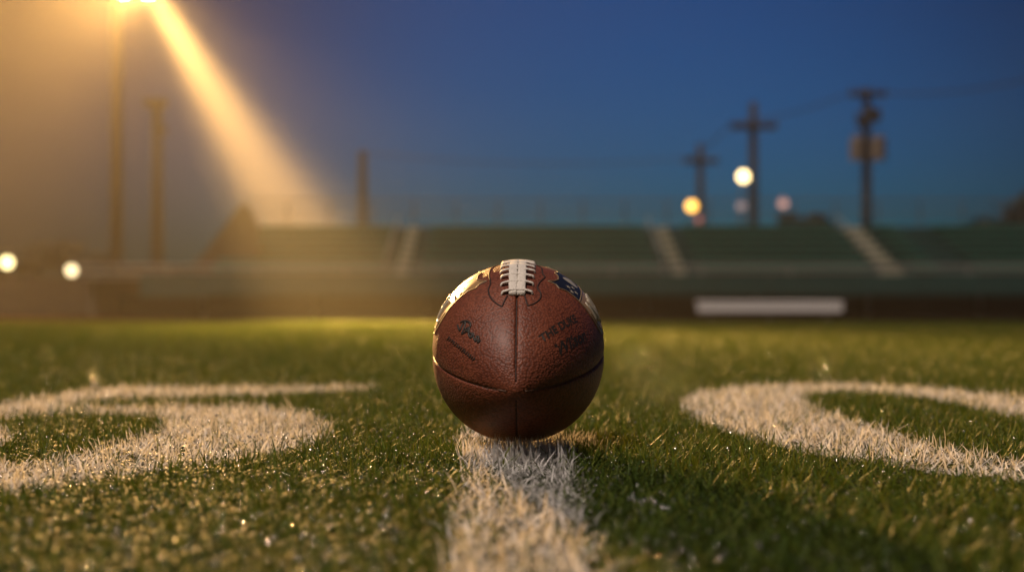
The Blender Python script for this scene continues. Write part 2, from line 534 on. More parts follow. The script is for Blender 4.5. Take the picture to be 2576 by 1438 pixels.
# the shield crest on each side panel
def crest(side):
    s_mid = -0.004
    p0 = side * R(51)
    Hh, Ww = 0.078, 0.082                # along the girth, along the axis
    # outline in (u = along axis, v = along girth, growing away from the laces)
    half = [(0, -0.50), (0.10, -0.46), (0.24, -0.445), (0.36, -0.49), (0.43, -0.56), (0.445, -0.45), (0.50, -0.40), (0.455, -0.30), (0.46, -0.1),
            (0.465, 0.12), (0.44, 0.28), (0.34, 0.42), (0.16, 0.47), (0, 0.54)]
    pl = [(u_ * Ww, v_ * Hh) for u_, v_ in half] + [(-u_ * Ww, v_ * Hh) for u_, v_ in reversed(half[:-1])]
    poly = np.array(pl)

    def W(pts, lift):
        pts = np.array(pts, float)
        s = s_mid + pts[:, 0]
        r = BB * (1 - (s / BA) ** 2) ** BP
        return surf(s, p0 + side * pts[:, 1] / r, lift)

    def inside(x, y, P):
        c = np.zeros(x.shape, bool)
        j = len(P) - 1
        for i in range(len(P)):
            xi, yi, xj, yj = *P[i], *P[j]
            with np.errstate(divide='ignore', invalid='ignore'):
                c ^= ((yi > y) != (yj > y)) & (x < (xj - xi) * (y - yi) / (yj - yi) + xi)
            j = i
        return c

    def fill(test, lift, name, mat, parent):
        g = 0.0008
        xs = np.arange(-Ww * 0.56, Ww * 0.56, g); ys = np.arange(-Hh * 0.6, Hh * 0.6, g)
        X, Y = np.meshgrid(xs, ys, indexing='ij')
        ok = test(X + g / 2, Y + g / 2)
        V = W(np.stack([X.ravel(), Y.ravel()], 1), lift)
        ny = len(ys)
        fs = [(i * ny + j, i * ny + j + 1, (i + 1) * ny + j + 1, (i + 1) * ny + j) for i in range(len(xs) - 1) for j in range(ny - 1) if ok[i, j]]
        use = sorted({k for f in fs for k in f}); mp = {k: n for n, k in enumerate(use)}
        return ball_part(name, V[use], [tuple(mp[k] for k in f) for f in fs], mat, parent)

    band = lambda x: -0.10 * Hh + 0.0 * x
    base = fill(lambda x, y: inside(x, y, poly) & (y >= band(x)), 0.00016, 'crest', M['gold'], None)
    fill(lambda x, y: inside(x, y, poly) & (y < band(x)), 0.00016, 'crest_field', M['navy'] if side > 0 else M['gold'], base)
    ol = MB()
    def loop(P, rad, lift=0.0003):
        P = np.array(P)
        d = np.concatenate([np.linspace(P[i], P[i + 1], 8, endpoint=False) for i in range(len(P) - 1)] + [P[-1:]])
        ol.tube([Vector(v) for v in W(d, lift)], rad, 6)
    loop(pl + pl[:1], 0.0007)
    loop([(-0.45 * Ww, -0.10 * Hh), (0.45 * Ww, -0.10 * Hh)], 0.0007)
    inn = [(u_ * 0.86, v_ * 0.86) for u_, v_ in pl if v_ > -0.1 * Hh]
    loop([p for p in inn if p[0] > 0] + [p for p in inn if p[0] <= 0], 0.0006)
    ball_part('crest_border', ol.v, ol.f, M['border'], base)
    # stars and a small ball in the blue field
    st = MB()
    for (u_, v_) in [(0.30, -0.30), (0.30, -0.18), (0.37, -0.24), (0.22, -0.24), (-0.30, -0.30), (-0.30, -0.18), (-0.37, -0.24), (-0.22, -0.24)]:
        ring = [(u_ * Ww + (0.0034 if k % 2 == 0 else 0.0014) * math.sin(k * PI / 5), v_ * Hh - (0.0034 if k % 2 == 0 else 0.0014) * math.cos(k * PI / 5)) for k in range(10)]
        V = W([(u_ * Ww, v_ * Hh)] + ring, 0.0004)
        st.add(V, [(0, 1 + k, 1 + (k + 1) % 10) for k in range(10)])
    ring = [(0.12 * Ww * math.cos(a), -0.28 * Hh + 0.10 * Hh * math.sin(a) * (1 + 0.6 * math.cos(a))) for a in np.linspace(0, 2 * PI, 24, endpoint=False)]
    V = W([(0, -0.28 * Hh)] + ring, 0.0004)
    st.add(V, [(0, 1 + k, 1 + (k + 1) % 24) for k in range(24)])
    ball_part('crest_stars', st.v, st.f, M['cream'], base, False)
    # three tall raised letters in the lower field
    lt = MB()
    def stroke(P):
        P = np.array([(a * Ww, b * Hh) for a, b in P])
        d = np.concatenate([np.linspace(P[i], P[i + 1], 6, endpoint=False) for i in range(len(P) - 1)] + [P[-1:]])
        lt.tube([Vector(v) for v in W(d, 0.0002)], 0.0016, 6)
    f_ = side * -1.0
    for stn in ([(0.32, 0.26), (0.32, 0.0), (0.16, 0.30), (0.16, 0.0)], [(0.06, 0.36), (0.06, 0.0), (-0.08, 0.0)], [(0.06, 0.17), (-0.05, 0.17)],
                [(-0.18, 0.0), (-0.18, 0.30), (-0.32, 0.27)]):
        stroke([(-a * f_ * side * side, b) for a, b in stn])
    ball_part('crest_lettering', lt.v, lt.f, M['cream'], base)


crest(1)
crest(-1)


# ------------------------------------------------------------------ ground sheets
def sheet(name, x0, x1, ys, mat, dz, label, cat, zfun=None, nx=2):
    mb = MB()
    xs = np.linspace(x0, x1, nx)
    vs = [(x, y, float((zfun or zg)(y)) + dz) for y in ys for x in xs]
    fs = [(j * nx + i, j * nx + i + 1, (j + 1) * nx + i + 1, (j + 1) * nx + i) for j in range(len(ys) - 1) for i in range(nx - 1)]
    o = mb.add(vs, fs).build(name, mat, smooth=True)
    return tag(o, label, cat, kind='structure')


TURF_END = 22.8
BASE = -0.010
ys_ = np.concatenate([np.linspace(-9, 0, 10), np.linspace(0.2, 12, 40), np.linspace(12.5, TURF_END, 15)])
sheet('turf_ground', -60, 60, ys_, M['soil'], BASE, 'dark green infill under the turf of the football field', 'ground')
sheet('running_track', -70, 70, np.linspace(TURF_END, 40.2, 12), M['track'], BASE - 0.004, 'dark reddish running track between the turf and the stand', 'track')
far = [(-1500, -300), (1500, -300), (1500, 3000), (-1500, 3000)]
sheet('ground', -1500, 1500, np.array([-400, -9, 0, 3, 6, 12, 22, 30, 40, 48, 60, 3000]), M['earth'], BASE - 0.05, 'bare dark ground reaching to the horizon', 'ground')

# ------------------------------------------------------------------ painted marks as polygons on the turf (field metres)


def gnd(px, py):
    d = CH * FPX / (py - 755)
    return ((px - 1288) * d / FPX, d + CAMY)


def gl(c, ox, oy, sc):
    """crop coordinates -> field coordinates"""
    return [gnd((ox + x / sc) * 0.93605, (oy + y / sc) * 0.93605) for x, y in c]


LEFT = [
    gl([(-900, 640), (-500, 520), (-200, 440), (0, 392), (150, 365), (400, 325), (600, 297), (800, 288), (1200, 291), (1650, 284), (2270, 284), (2270, 302),
        (1900, 320), (1650, 332), (1000, 349), (700, 352), (480, 372), (400, 410), (380, 437), (150, 455), (0, 474), (-200, 520), (-500, 640), (-900, 800)], 0, 900, 2.261),
    gl([(380, 412), (1000, 400), (1500, 398), (1850, 428), (1990, 490), (2000, 560), (1800, 640), (1450, 705), (1000, 755), (800, 795), (300, 865), (0, 900), (-400, 950), (-900, 1000),
        (-900, 860), (-400, 790), (0, 745), (300, 708), (550, 660), (800, 590), (950, 545), (1010, 495), (970, 452), (380, 437)], 0, 900, 2.261),
    gl([(-400, 520), (-100, 538), (50, 548), (85, 585), (30, 612), (-100, 622), (-400, 660)], 0, 900, 2.261),
]
RIGHT = [
    gl([(295, 375), (330, 345), (400, 320), (600, 290), (820, 275), (1050, 268), (1400, 275), (1700, 290), (2000, 310), (2379, 345), (2800, 400), (2800, 570),
        (2379, 462), (2200, 430), (2000, 390), (1800, 355), (1500, 324), (1250, 314), (1100, 318), (1040, 345), (1050, 385), (1180, 440), (1400, 500), (1650, 570), (1850, 630),
        (2100, 678), (2379, 712), (2800, 740), (2800, 870), (2379, 825), (2100, 795), (1900, 785), (1600, 732), (1300, 700), (1150, 678), (900, 625), (700, 575), (500, 520), (380, 468), (310, 415)], 1700, 900, 2.2614),
]
LINE = [[(-0.037, -0.80), (-0.043, -0.30), (-0.046, -0.14), (-0.049, 0.03), (-0.068, 0.06), (-0.072, 0.12), (-0.05, 0.15), (-0.05, 16.0), (0.05, 16.0), (0.05, 0.15), (0.085, 0.13), (0.092, 0.07), (0.053, 0.03),
         (0.051, -0.14), (0.048, -0.30), (0.042, -0.80)],
        [(-0.046, -1.6), (0.052, -1.6), (0.052, -0.79), (-0.046, -0.79)]]
LINE = [[(x + 0.0035, y) for x, y in P] for P in LINE]


def pin(x, y, P):
    c = np.zeros(x.shape, bool)
    j = len(P) - 1
    for i in range(len(P)):
        xi, yi, xj, yj = *P[i], *P[j]
        if yi != yj:
            c ^= ((yi > y) != (yj > y)) & (x < (xj - xi) * (y - yi) / (yj - yi) + xi)
        j = i
    return c


# ------------------------------------------------------------------ turf blades
def blades(n, x, y, hgt, wid, nseg, lean, curl):
    """flat tapered blades, each its own island: returns verts, loops, starts, totals"""
    az = rng.uniform(0, 2 * PI, n)
    face = rng.uniform(0, 2 * PI, n)
    th0 = lean
    k = nseg * 2 + 1
    V = np.empty((n, k, 3), np.float32)
    px = x.copy(); py = y.copy(); pz = zg(y) + BASE
    dx, dy = np.cos(az), np.sin(az)
    wx, wy = np.cos(face), np.sin(face)
    L = hgt / nseg
    for i in range(nseg):
        w = wid * (1.0, 0.95, 0.85, 0.68, 0.5)[i] / 2
        V[:, 2 * i, 0] = px - wx * w; V[:, 2 * i, 1] = py - wy * w; V[:, 2 * i, 2] = pz
        V[:, 2 * i + 1, 0] = px + wx * w; V[:, 2 * i + 1, 1] = py + wy * w; V[:, 2 * i + 1, 2] = pz
        th = np.clip(th0 + curl * (i + 0.5) / nseg, -1.2, 1.75)
        px = px + dx * np.sin(th) * L; py = py + dy * np.sin(th) * L; pz = pz + np.cos(th) * L
    V[:, k - 1, 0] = px; V[:, k - 1, 1] = py; V[:, k - 1, 2] = pz
    pat = []
    st, tot = [], []
    c = 0
    for i in range(nseg - 1):
        pat += [2 * i, 2 * i + 1, 2 * i + 3, 2 * i + 2]; st.append(c); tot.append(4); c += 4
    pat += [2 * nseg - 2, 2 * nseg - 1, k - 1]; st.append(c); tot.append(3); c += 3
    loops = (np.arange(n)[:, None] * k + np.array(pat)[None, :]).ravel()
    starts = (np.arange(n)[:, None] * c + np.array(st)[None, :]).ravel()
    totals = np.tile(np.array(tot), n)
    return V.reshape(-1, 3), loops, starts, totals


def merge(parts):
    Vs, Ls, Ss, Ts = [], [], [], []
    vo = lo = 0
    for V, L, s, t in parts:
        Vs.append(V); Ls.append(L + vo); Ss.append(s + lo); Ts.append(t)
        vo += len(V); lo += len(L)
    return np.concatenate(Vs), np.concatenate(Ls), np.concatenate(Ss), np.concatenate(Ts)


def patch(x, y, f, seed):
    return (np.sin(x * f + seed) * np.sin(y * f * 1.3 + seed * 2.1) + np.sin((x * 0.7 + y) * f * 1.9 + seed * 0.7) * 0.6) / 1.6


DENS = 76000.0
edges = np.concatenate([[0.55], np.geomspace(0.66, 24.2, 26)])
out = {'green': [], 'line': [], 'left': [], 'right': []}
for d0, d1 in zip(edges[:-1], edges[1:]):
    dm = (d0 + d1) / 2
    sc = max(1.0, dm / 2.6)                       # farther blades stand for a few and are as much wider
    half = 0.375 * d1 + (0.30 if d1 < 3 else 0.6)
    n = int(DENS / sc ** 1.85 * (d1 - d0) * 2 * half)
    x = rng.uniform(-half, half, n); y = rng.uniform(d0, d1, n) + CAMY
    keep = rng.uniform(0, 1, n) < 0.80 + 0.25 * patch(x, y, 37 / sc, 1.3)
    x, y = x[keep], y[keep]
    n = len(x)
    jx = x + rng.normal(0, 0.0035, n); jy = y + rng.normal(0, 0.0035, n)
    onl = np.zeros(n, bool); onr = onl.copy(); onw = onl.copy()
    if d0 < 8:
        for P in LEFT: onl |= pin(jx, jy, P)
        for P in RIGHT: onr |= pin(jx, jy, P)
    for P in LINE: onw |= pin(jx, jy, P)
    miss = rng.uniform(0, 1, n) < 0.07 + 0.30 * np.clip(patch(x, y, 47, 2.0) * 2.2 - 0.5, 0, 1)
    onl &= ~miss; onr &= ~miss; onw &= ~miss
    hg = (0.0160 + 0.0022 * patch(x, y, 21, 4.0)) * np.exp(rng.normal(0, 0.22, n)) * min(1.5, sc ** 0.22)
    tall = rng.uniform(0, 1, n) < 0.012
    hg = np.where(tall, hg * rng.uniform(1.2, 1.7, n), hg)
    hg = hg * (1 + 0.75 * np.exp(-((x - BC.x) / 0.085) ** 2 - ((y + 0.05) / 0.055) ** 2))      # pushed up round the resting ball
    # flattened under the ball
    e = 1 - ((x - BC.x) / 0.086) ** 2 - (y / 0.138) ** 2
    clear = np.where(e > 0, BC.z - 0.0875 * np.sqrt(np.maximum(e, 0)), 1.0) - BASE - 0.0006
    ww = 0.00112 * np.exp(rng.normal(0, 0.2, n)) * sc ** 0.95
    nseg = 4 if dm < 2.2 else (3 if dm < 4 else 2)
    lean = np.where(rng.uniform(0, 1, n) < 0.12, rng.uniform(0.0, 0.6, n), rng.uniform(0.65, 1.5, n)); curl = rng.normal(0.45, 0.7, n)
    hg = np.minimum(hg, np.maximum(clear, 0.003))
    white = onl | onr | onw
    for key, msk in (('green', ~white), ('line', onw), ('left', onl & ~onw), ('right', onr & ~onw)):
        m_ = int(msk.sum())
        if m_ == 0:
            continue
        wf = 1.0 if key == 'green' else 0.92
        out[key].append(blades(m_, x[msk], y[msk], hg[msk] * wf, ww[msk] * wf, nseg, lean[msk] * (1.0 if key == 'green' else 1.12), curl[msk] * (1.0 if key == 'green' else 1.3)))
# the tuft the ball has pushed up in front of itself
for key, n, xr in (('line', 900, 0.052), ('green', 700, 0.13)):
    x = rng.uniform(-xr, xr, n) + 0.0035; y = rng.uniform(-0.115, -0.045, n)
    if key == 'green':
        k_ = np.abs(x - 0.0035) > 0.047 + rng.normal(0, 0.006, n)
        x, y = x[k_], y[k_]; n = len(x)
    fall = np.exp(-((x - BC.x) / 0.075) ** 2)
    e = 1 - ((x - BC.x) / 0.086) ** 2 - (y / 0.138) ** 2
    clear = np.where(e > 0, BC.z - 0.0875 * np.sqrt(np.maximum(e, 0)), 1.0) - BASE - 0.0006
    L_ = np.minimum(rng.uniform(0.014, 0.029, n) * (0.55 + 0.45 * fall), np.maximum(clear, 0.003) * 1.15)
    out[key].append(blades(n, x, y, L_, 0.0012 * np.exp(rng.normal(0, 0.2, n)), 4, rng.uniform(0.0, 0.75, n), rng.normal(0.3, 0.7, n)))

for key, nm, mt, lab, cat in (
        ('green', 'turf_grass', 'blade', 'short green turf blades covering the football field', 'grass'),
        ('line', 'yard_line', 'white', 'white painted yard line running from the lens to under the ball', 'field marking'),
        ('left', 'field_numeral', 'white', 'white painted field numeral with a thin top stroke, beside the ball on the lamp side', 'field marking'),
        ('right', 'field_numeral', 'white', 'white painted curved field numeral opening away from the ball, on the bench side', 'field marking')):
    o = np_mesh(nm, *merge(out[key]), M[mt])
    tag(o, lab, cat, 'painted field numerals' if key in ('left', 'right') else None, 'stuff' if key == 'green' else 'structure')

# dew: small drops, made metallic to put glints on the blades
def dew():
    m, nt, b = mat_base('dew_glint')
    b.inputs['Base Color'].default_value = (0.9, 0.9, 0.85, 1)
    b.inputs['Roughness'].default_value = 0.10
    b.inputs['IOR'].default_value = 1.5
    b.inputs['Specular IOR Level'].default_value = 1.0
    b.inputs['Metallic'].default_value = 0.85
    vs = np.array([(0, 0, 1)] + [(math.sin(t) * math.cos(a), math.sin(t) * math.sin(a), math.cos(t)) for t in (0.7, 1.4, 2.2) for a in np.arange(8) * PI / 4] + [(0, 0, -1)])
    fs = [(0, 1 + k, 1 + (k + 1) % 8) for k in range(8)]
    for j in range(2):
        fs += [(1 + j * 8 + k, 9 + j * 8 + k, 9 + j * 8 + (k + 1) % 8, 1 + j * 8 + (k + 1) % 8) for k in range(8)]
    fs += [(17 + k, 25, 17 + (k + 1) % 8) for k in range(8)]
    n = 7500
    d = 0.62 * (4.2 / 0.62) ** rng.uniform(0, 1, n) ** 0.9
    x = rng.uniform(-1, 1, n) * (0.37 * d + 0.05); y = d + CAMY
    keep = (np.abs(x) > 0.05) & ((x - BC.x) ** 2 / 0.10 ** 2 + y ** 2 / 0.15 ** 2 > 1) & (rng.uniform(0, 1, n) < np.where(x < 0.1, 1.0, 0.35))
    x, y, d = x[keep], y[keep], d[keep]
    n = len(x)
    r = 0.00068 * np.exp(rng.normal(0, 0.3, n)) * np.maximum(1, d / 3.0)
    z = zg(y) + rng.uniform(-0.002, 0.004, n)
    c = np.stack([x, y, z], 1)
    V = (vs[None] * r[:, None, None] + c[:, None, :]).reshape(-1, 3)
    L = np.concatenate([np.array(f) for f in fs]); T = np.array([len(f) for f in fs]); st = np.concatenate([[0], np.cumsum(T)[:-1]])
    nv = len(vs)
    o = np_mesh('dew', V, (np.arange(n)[:, None] * nv + L[None]).ravel(), (np.arange(n)[:, None] * len(L) + st[None]).ravel(), np.tile(T, n), m)
    tag(o, 'tiny dew drops glinting on the turf', 'dew', kind='stuff')


dew()

# ------------------------------------------------------------------ the stand
GZ = float(zg(41.0)) + BASE - 0.004
st_ = empty('bleachers', (3.0, 41.0, GZ), 'long green bleacher stand with aisles stretching behind the field', 'bleachers')
org = Vector(st_.location)


def part(name, mb, mat, parent, smooth=False):
    """mesh in world coordinates -> child of an Empty"""
    o_ = Vector(parent.location) if parent.type == 'EMPTY' else Vector((0, 0, 0))
    if parent.type != 'EMPTY' and parent.parent is not None:
        o_ = Vector(parent.parent.location)
    mb.v = [tuple(Vector(v) - o_) for v in mb.v]
    return mb.build(name, mat, parent, smooth)


X0, X1 = -9.1, 24.0
aisles = [(-3.35, 0.36), (5.08, 0.36), (11.55, 0.62), (13.6, 0.0), (19.5, 0.36)]
secs, xprev = [], X0
for xa, w_ in aisles:
    secs.append((xprev, xa - 0.62)); xprev = xa + 0.62
secs.append((xprev, X1))
NR = 7
rowy = [41.8 + 0.82 * i for i in range(NR)]
rowz = [1.12 + 0.255 * i for i in range(NR)]
for i in range(NR):
    for (a, b) in secs:
        part('seat_plank', MB().box(((a + b) / 2, rowy[i] + 0.15, rowz[i]), (b - a, 0.30, 0.06), 0.008), M['seat'], st_)
        part('riser_board', MB().box(((a + b) / 2, rowy[i] + 0.34, rowz[i] - 0.10), (b - a, 0.025, 0.30)), M['green'], st_)
for xa, w_ in aisles:
    mb = MB(); m2 = MB()
    for i in range(NR):
        m2.box((xa, rowy[i] + 0.33, rowz[i] - 0.12), (1.2, 0.03, 0.2))
        m2.box((xa, rowy[i] + 0.03, rowz[i] - 0.235), (1.2, 0.78, 0.03))
        if w_ > 0:
            part('aisle_step', MB().box((xa, rowy[i] + 0.10, rowz[i] - 0.13), (w_, 0.34, 0.17), 0.01), M['stair'], st_)
    part('aisle_floor', m2, M['dkgreen'], st_)
    if w_ > 0:
        mb = MB()
        for sx in (-1,):
            mb.tube([(xa + sx * 0.5, rowy[0], rowz[0] + 0.3), (xa + sx * 0.5, rowy[-1], rowz[-1] + 0.3)], 0.025, 8)
            for i in (0, 3, 6):
                mb.tube([(xa + sx * 0.5, rowy[i], rowz[i] - 0.2), (xa + sx * 0.5, rowy[i], rowz[i] + 0.3)], 0.02, 8)
        part('aisle_handrail', mb, M['alu'], st_)
# front walkway, fascia, rails
FY = 40.6
part('walkway_deck', MB().box(((X0 - 3.7 + X1) / 2, FY + 0.55, 0.80), (X1 - X0 + 3.7, 1.0, 0.06)), M['alu'], st_)
xs = [X0 - 1.9, -5.3, -1.0, 3.5, 7.6, 12.2, 16.8, X1]
for a, b in zip(xs[:-1], xs[1:]):
    part('fascia_panel', MB().box(((a + b) / 2, FY, 0.56), (b - a - 0.03, 0.04, 0.62)), M['dkgreen'], st_)
part('lower_seat_plank', MB().box(((X0 + X1) / 2, FY - 0.28, 0.60), (X1 - X0, 0.28, 0.05), 0.008), M['green'], st_)
for zz, rr in ((1.16, 0.032), (0.96, 0.025)):
    part('front_rail', MB().tube([(X0 - 3.7, FY + 0.02, zz), (X1, FY + 0.02, zz)], rr, 8), M['alu'], st_)
for k in range(15):
    x = X0 - 3.7 + k * (X1 - X0 + 3.7) / 14
    part('front_rail_post', MB().tube([(x, FY + 0.02, 0.83), (x, FY + 0.02, 1.16)], 0.03, 8), M['alu'], st_)
for k in range(12):
    x = X0 - 3.4 + k * (X1 - X0 + 3.2) / 11
    part('support_post', MB().box((x, FY + 0.3, (GZ + 0.77) / 2), (0.12, 0.12, 0.77 - GZ)), M['steel'], st_)
part('back_shade_skirt', MB().box(((X0 + X1) / 2, rowy[-1] + 0.45, (GZ + 2.3) / 2), (X1 - X0, 0.05, 2.3 - GZ)), M['void'], st_)  # added sheet that keeps the space under the open stand dark
part('under_shade_board', MB().box(((X0 - 3.6 + X1) / 2, FY + 1.15, (GZ + 0.72) / 2), (X1 - X0 + 3.6, 0.04, 0.72 - GZ)), M['void'], st_)  # added sheet, its near-black colour stands for the shade below the walkway
# rear guard rail
for zz in (3.55, 3.15):
    part('rear_rail', MB().tube([(X0, rowy[-1] + 0.42, zz), (X1, rowy[-1] + 0.42, zz)], 0.028, 8), M['steel'], st_)
for k in range(24):
    x = X0 + k * (X1 - X0) / 23
    part('rear_rail_post', MB().tube([(x, rowy[-1] + 0.42, 2.4), (x, rowy[-1] + 0.42, 3.55)], 0.03, 8), M['steel'], st_)
# flight of steps climbing the end of the stand
a, b = at(492, 662, 44.6), at(606, 512, 44.6)
th_ = 0.08
y0 = a.y
mb = MB()
pts = [(a.x, 0.8), (a.x, a.z), (b.x, b.z), (b.x + 0.28, b.z - 0.12), (b.x + 0.55, b.z - 0.75), (b.x + 0.6, 0.8)]
n_ = len(pts)
mb.add([(x, y0, z) for x, z in pts] + [(x, y0 + th_, z) for x, z in pts],
       [tuple(range(n_)), tuple(reversed(range(n_, 2 * n_)))] + [(i, i + n_, (i + 1) % n_ + n_, (i + 1) % n_) for i in range(n_)])
part('end_stair_panel', mb, M['mast'], st_)
mb = MB()
for i in range(9):
    f = i / 8
    mb.box((a.x + (b.x - a.x) * f, y0 + 0.55, 0.85 + (b.z - 1.0 - 0.85) * f), (0.26, 0.9, 0.05))
part('end_stair_tread', mb, M['alu'], st_)
# ramp panels beyond the end of the stand
for (p0_, p1_) in (((300, 664), (372, 742)), ((376, 668), (446, 744))):
    c0, c1 = at(*p0_, 42.3), at(*p1_, 42.3)
    part('ramp_panel', MB().box(((c0.x + c1.x) / 2, c0.y, (c0.z + c1.z) / 2), (c1.x - c0.x, 0.05, c0.z - c1.z)), M['mast'], st_)

# ------------------------------------------------------------------ team bench
bp0, bp1 = at(1752, 755, 34.0), at(2118, 755, 34.0)
by = 32.6
bz = float(zg(by)) - 0.017
bn = empty('team_bench', ((bp0.x + bp1.x) / 2, by, bz), 'long white team bench standing at the sideline before the stand', 'bench')
L_ = bp1.x - bp0.x
zt = at(0, 757, 34.0).z; zb = at(0, 784, 34.0).z
part('seat', MB().box((bn.location.x, by, zt - 0.03), (L_, 0.30, 0.06), 0.015), M['bench'], bn)
part('front_apron', MB().box((bn.location.x, by - 0.11, (zt - 0.062 + zb) / 2), (L_ - 0.02, 0.04, zt - 0.062 - zb), 0.012), M['bench'], bn)
for f in (-0.40, 0.0, 0.40):
    lm = MB().box((bn.location.x + f * L_, by - 0.06, (bz + zt - 0.06) / 2), (0.07, 0.05, zt - 0.06 - bz))
    lm.box((bn.location.x + f * L_, by + 0.09, (bz + zt - 0.06) / 2), (0.07, 0.05, zt - 0.06 - bz))
    lm.box((bn.location.x + f * L_, by, bz + 0.025), (0.09, 0.34, 0.05))
    part('leg', lm, M['steel'], bn)


# ------------------------------------------------------------------ utility poles
def upole(px, top, dep, label, arms, rad=0.22, extra=None, mat='wood'):
    g = float(zg(dep + CAMY)) + BASE - 0.05
    b = at(px, 755, dep)
    o = empty('utility_pole', (b.x, b.y, g), label, 'utility pole', 'utility poles behind the stand')
    zt_ = at(px, top, dep).z
    part('pole', MB().tube([(b.x, b.y, g), (b.x, b.y, (g + zt_) / 2), (b.x, b.y, zt_)], [rad * 1.1, rad, rad * 0.8], 12), M[mat], o, True)
    for (ya, half, th) in arms:
        z = at(px, ya, dep).z
        w = half * dep / FPX
        c = part('crossarm', MB().box((b.x, b.y - rad - 0.02, z), (2 * w, 0.16, th * dep / FPX), 0.02), M[mat], o)
        for f in (-0.9, -0.45, 0.45, 0.9):
            mi = MB().tube([(b.x + f * w, b.y - rad, z), (b.x + f * w, b.y - rad, z + 0.32)], [0.09, 0.06], 8)
            part('insulator', mi, M['wire'], c)
    if extra:
        extra(o, b)
    return o, zt_


def tx_boxes(o, b):
    z = at(0, 376, 70).z
    for sx in (-0.52, 0.52):
        c = part('transformer', MB().tube([(b.x + sx, b.y - 0.25, z - 0.55), (b.x + sx, b.y - 0.25, z + 0.5), (b.x + sx, b.y - 0.25, z + 0.6)], [0.36, 0.36, 0.22], 14), M['box'], o, False)
        part('bushing', MB().tube([(b.x + sx, b.y - 0.25, z + 0.6), (b.x + sx, b.y - 0.25, z + 0.85)], 0.07, 8), M['wire'], c)
    part('switch_box', MB().box((b.x + 0.25, b.y - 0.3, at(0, 292, 70).z), (0.7, 0.3, 0.7), 0.04), M['wood'], o)
    part('switch_box', MB().box((b.x - 0.3, b.y - 0.3, at(0, 310, 70).z), (0.5, 0.3, 0.45), 0.04), M['wood'], o)


P1, z1 = upole(1895, 258, 75, 'dark timber utility pole with one wide crossarm, shaped like a cross', [(320, 58, 15)], 0.26)
P2, z2 = upole(2180, 222, 70, 'dark utility pole carrying transformers and stacked fittings', [(240, 46, 13), (300, 30, 11)], 0.25, tx_boxes)
P3, z3 = upole(1762, 362, 95, 'smaller distant utility pole with a faint crossarm, beside an orange lamp', [(406, 44, 13)], 0.28)
P4, z4 = upole(912, 380, 95, 'plain bare pole standing behind the stand near the light beam', [], 0.36)


def wire(a, b, sag):
    pts = []
    for i in range(25):
        f = i / 24
        p = Vector(a).lerp(Vector(b), f); p.z -= sag * 4 * f * (1 - f)
        pts.append(p)
    o = MB().tube(pts, 0.035, 5).build('power_line', M['wire'], origin=pts[0])
    return o


for k, (a, b, sag, lab) in enumerate([
        (at(1838, 312, 75), at(2140, 234, 70), 0.25, 'thin dark cable slung between the cross shaped pole and the transformer pole'),
        (at(1720, 400, 95), at(1838, 312, 75), 0.3, 'thin dark cable slung between the small far pole and the cross shaped pole'),
        (at(2218, 234, 70), at(2760, 150, 58), 0.5, 'thin dark cable running off from the transformer pole towards the frame edge'),
        (at(912, 384, 95), at(1720, 400, 95), 0.5, 'long thin cable running from the bare pole to the small far pole')]):
    tag(wire(a, b, sag), lab, 'cable', 'overhead cables')

# ------------------------------------------------------------------ floodlight masts
DL = 45.0
LP = at(372, -34, DL)
mx_ = at(293, 755, DL).x
g = float(zg(DL + CAMY)) - 0.06
fm = empty('floodlight_mast', (mx_, LP.y, g), 'tall floodlight mast with its lamp lit, glowing amber at the top', 'floodlight')
part('pole', MB().tube([(mx_, LP.y, g), (mx_, LP.y, LP.z + 0.7)], [0.20, 0.15], 14), M['mast'], fm, True)
part('crossbar', MB().tube([(mx_ - 0.5, LP.y - 0.2, LP.z + 0.45), (LP.x + 0.5, LP.y - 0.2, LP.z + 0.45)], 0.06, 8), M['mast'], fm)
MLAMP = emis('lit_floodlight_lens', (1.0, 0.72, 0.34), 70)
for dx in (0.0, -0.8):
    c = Vector((LP.x + dx, LP.y, LP.z))
    dirv = Vector((9.3, -22.6, -10.0)).normalized()
    hd = part('lamp_head', MB().tube([c - dirv * 0.45, c - dirv * 0.25, c - dirv * 0.02], [0.12, 0.30, 0.36], 20), M['steel'], fm, True)
    part('lens', MB().tube([c - dirv * 0.02, c + dirv * 0.02], [0.33, 0.30], 20), MLAMP, hd)
c = Vector((mx_ - 0.3, LP.y, LP.z + 0.1))

d2 = 60.0
b2 = at(395, 755, d2); t2 = at(395, 264, d2)
g = float(zg(d2 + CAMY)) - 0.06
m2 = empty('unlit_mast', (b2.x, b2.y, g), 'shorter unlit mast with a small head, behind the lit floodlight mast', 'mast')
M['dull'] = simple('dark_mast_paint', (0.020, 0.013, 0.008), 0.8)
part('pole', MB().tube([(b2.x, b2.y, g), (b2.x, b2.y, t2.z)], [0.28, 0.20], 14), M['dull'], m2, True)
hd = part('head', MB().box((t2.x, t2.y - 0.25, t2.z + 0.05), (0.95, 0.5, 0.34), 0.05), M['dull'], m2)
part('bracket', MB().box((t2.x + 0.2, t2.y - 0.2, t2.z - 1.1), (0.5, 0.3, 0.3), 0.03), M['dull'], m2)


# ------------------------------------------------------------------ street lamps (out-of-focus discs)
def lamp(px, py, dep, rad, col, stren, label):
    p = at(px, py, dep)
    g = float(zg(dep + CAMY)) - 0.06
    o = empty('street_lamp', (p.x, p.y + 0.5, g), label, 'street lamp', 'lit street lamps around the field')
    part('post', MB().tube([(p.x, p.y + 0.5, g), (p.x, p.y + 0.5, p.z + 0.3), (p.x, p.y + 0.3, p.z + 0.45), (p.x, p.y, p.z + rad + 0.05)], 0.05, 8), M['steel'], o)
    part('globe', MB().ball(p, rad, 20, 12), emis('lit_globe', col, stren), o, True)
    return p


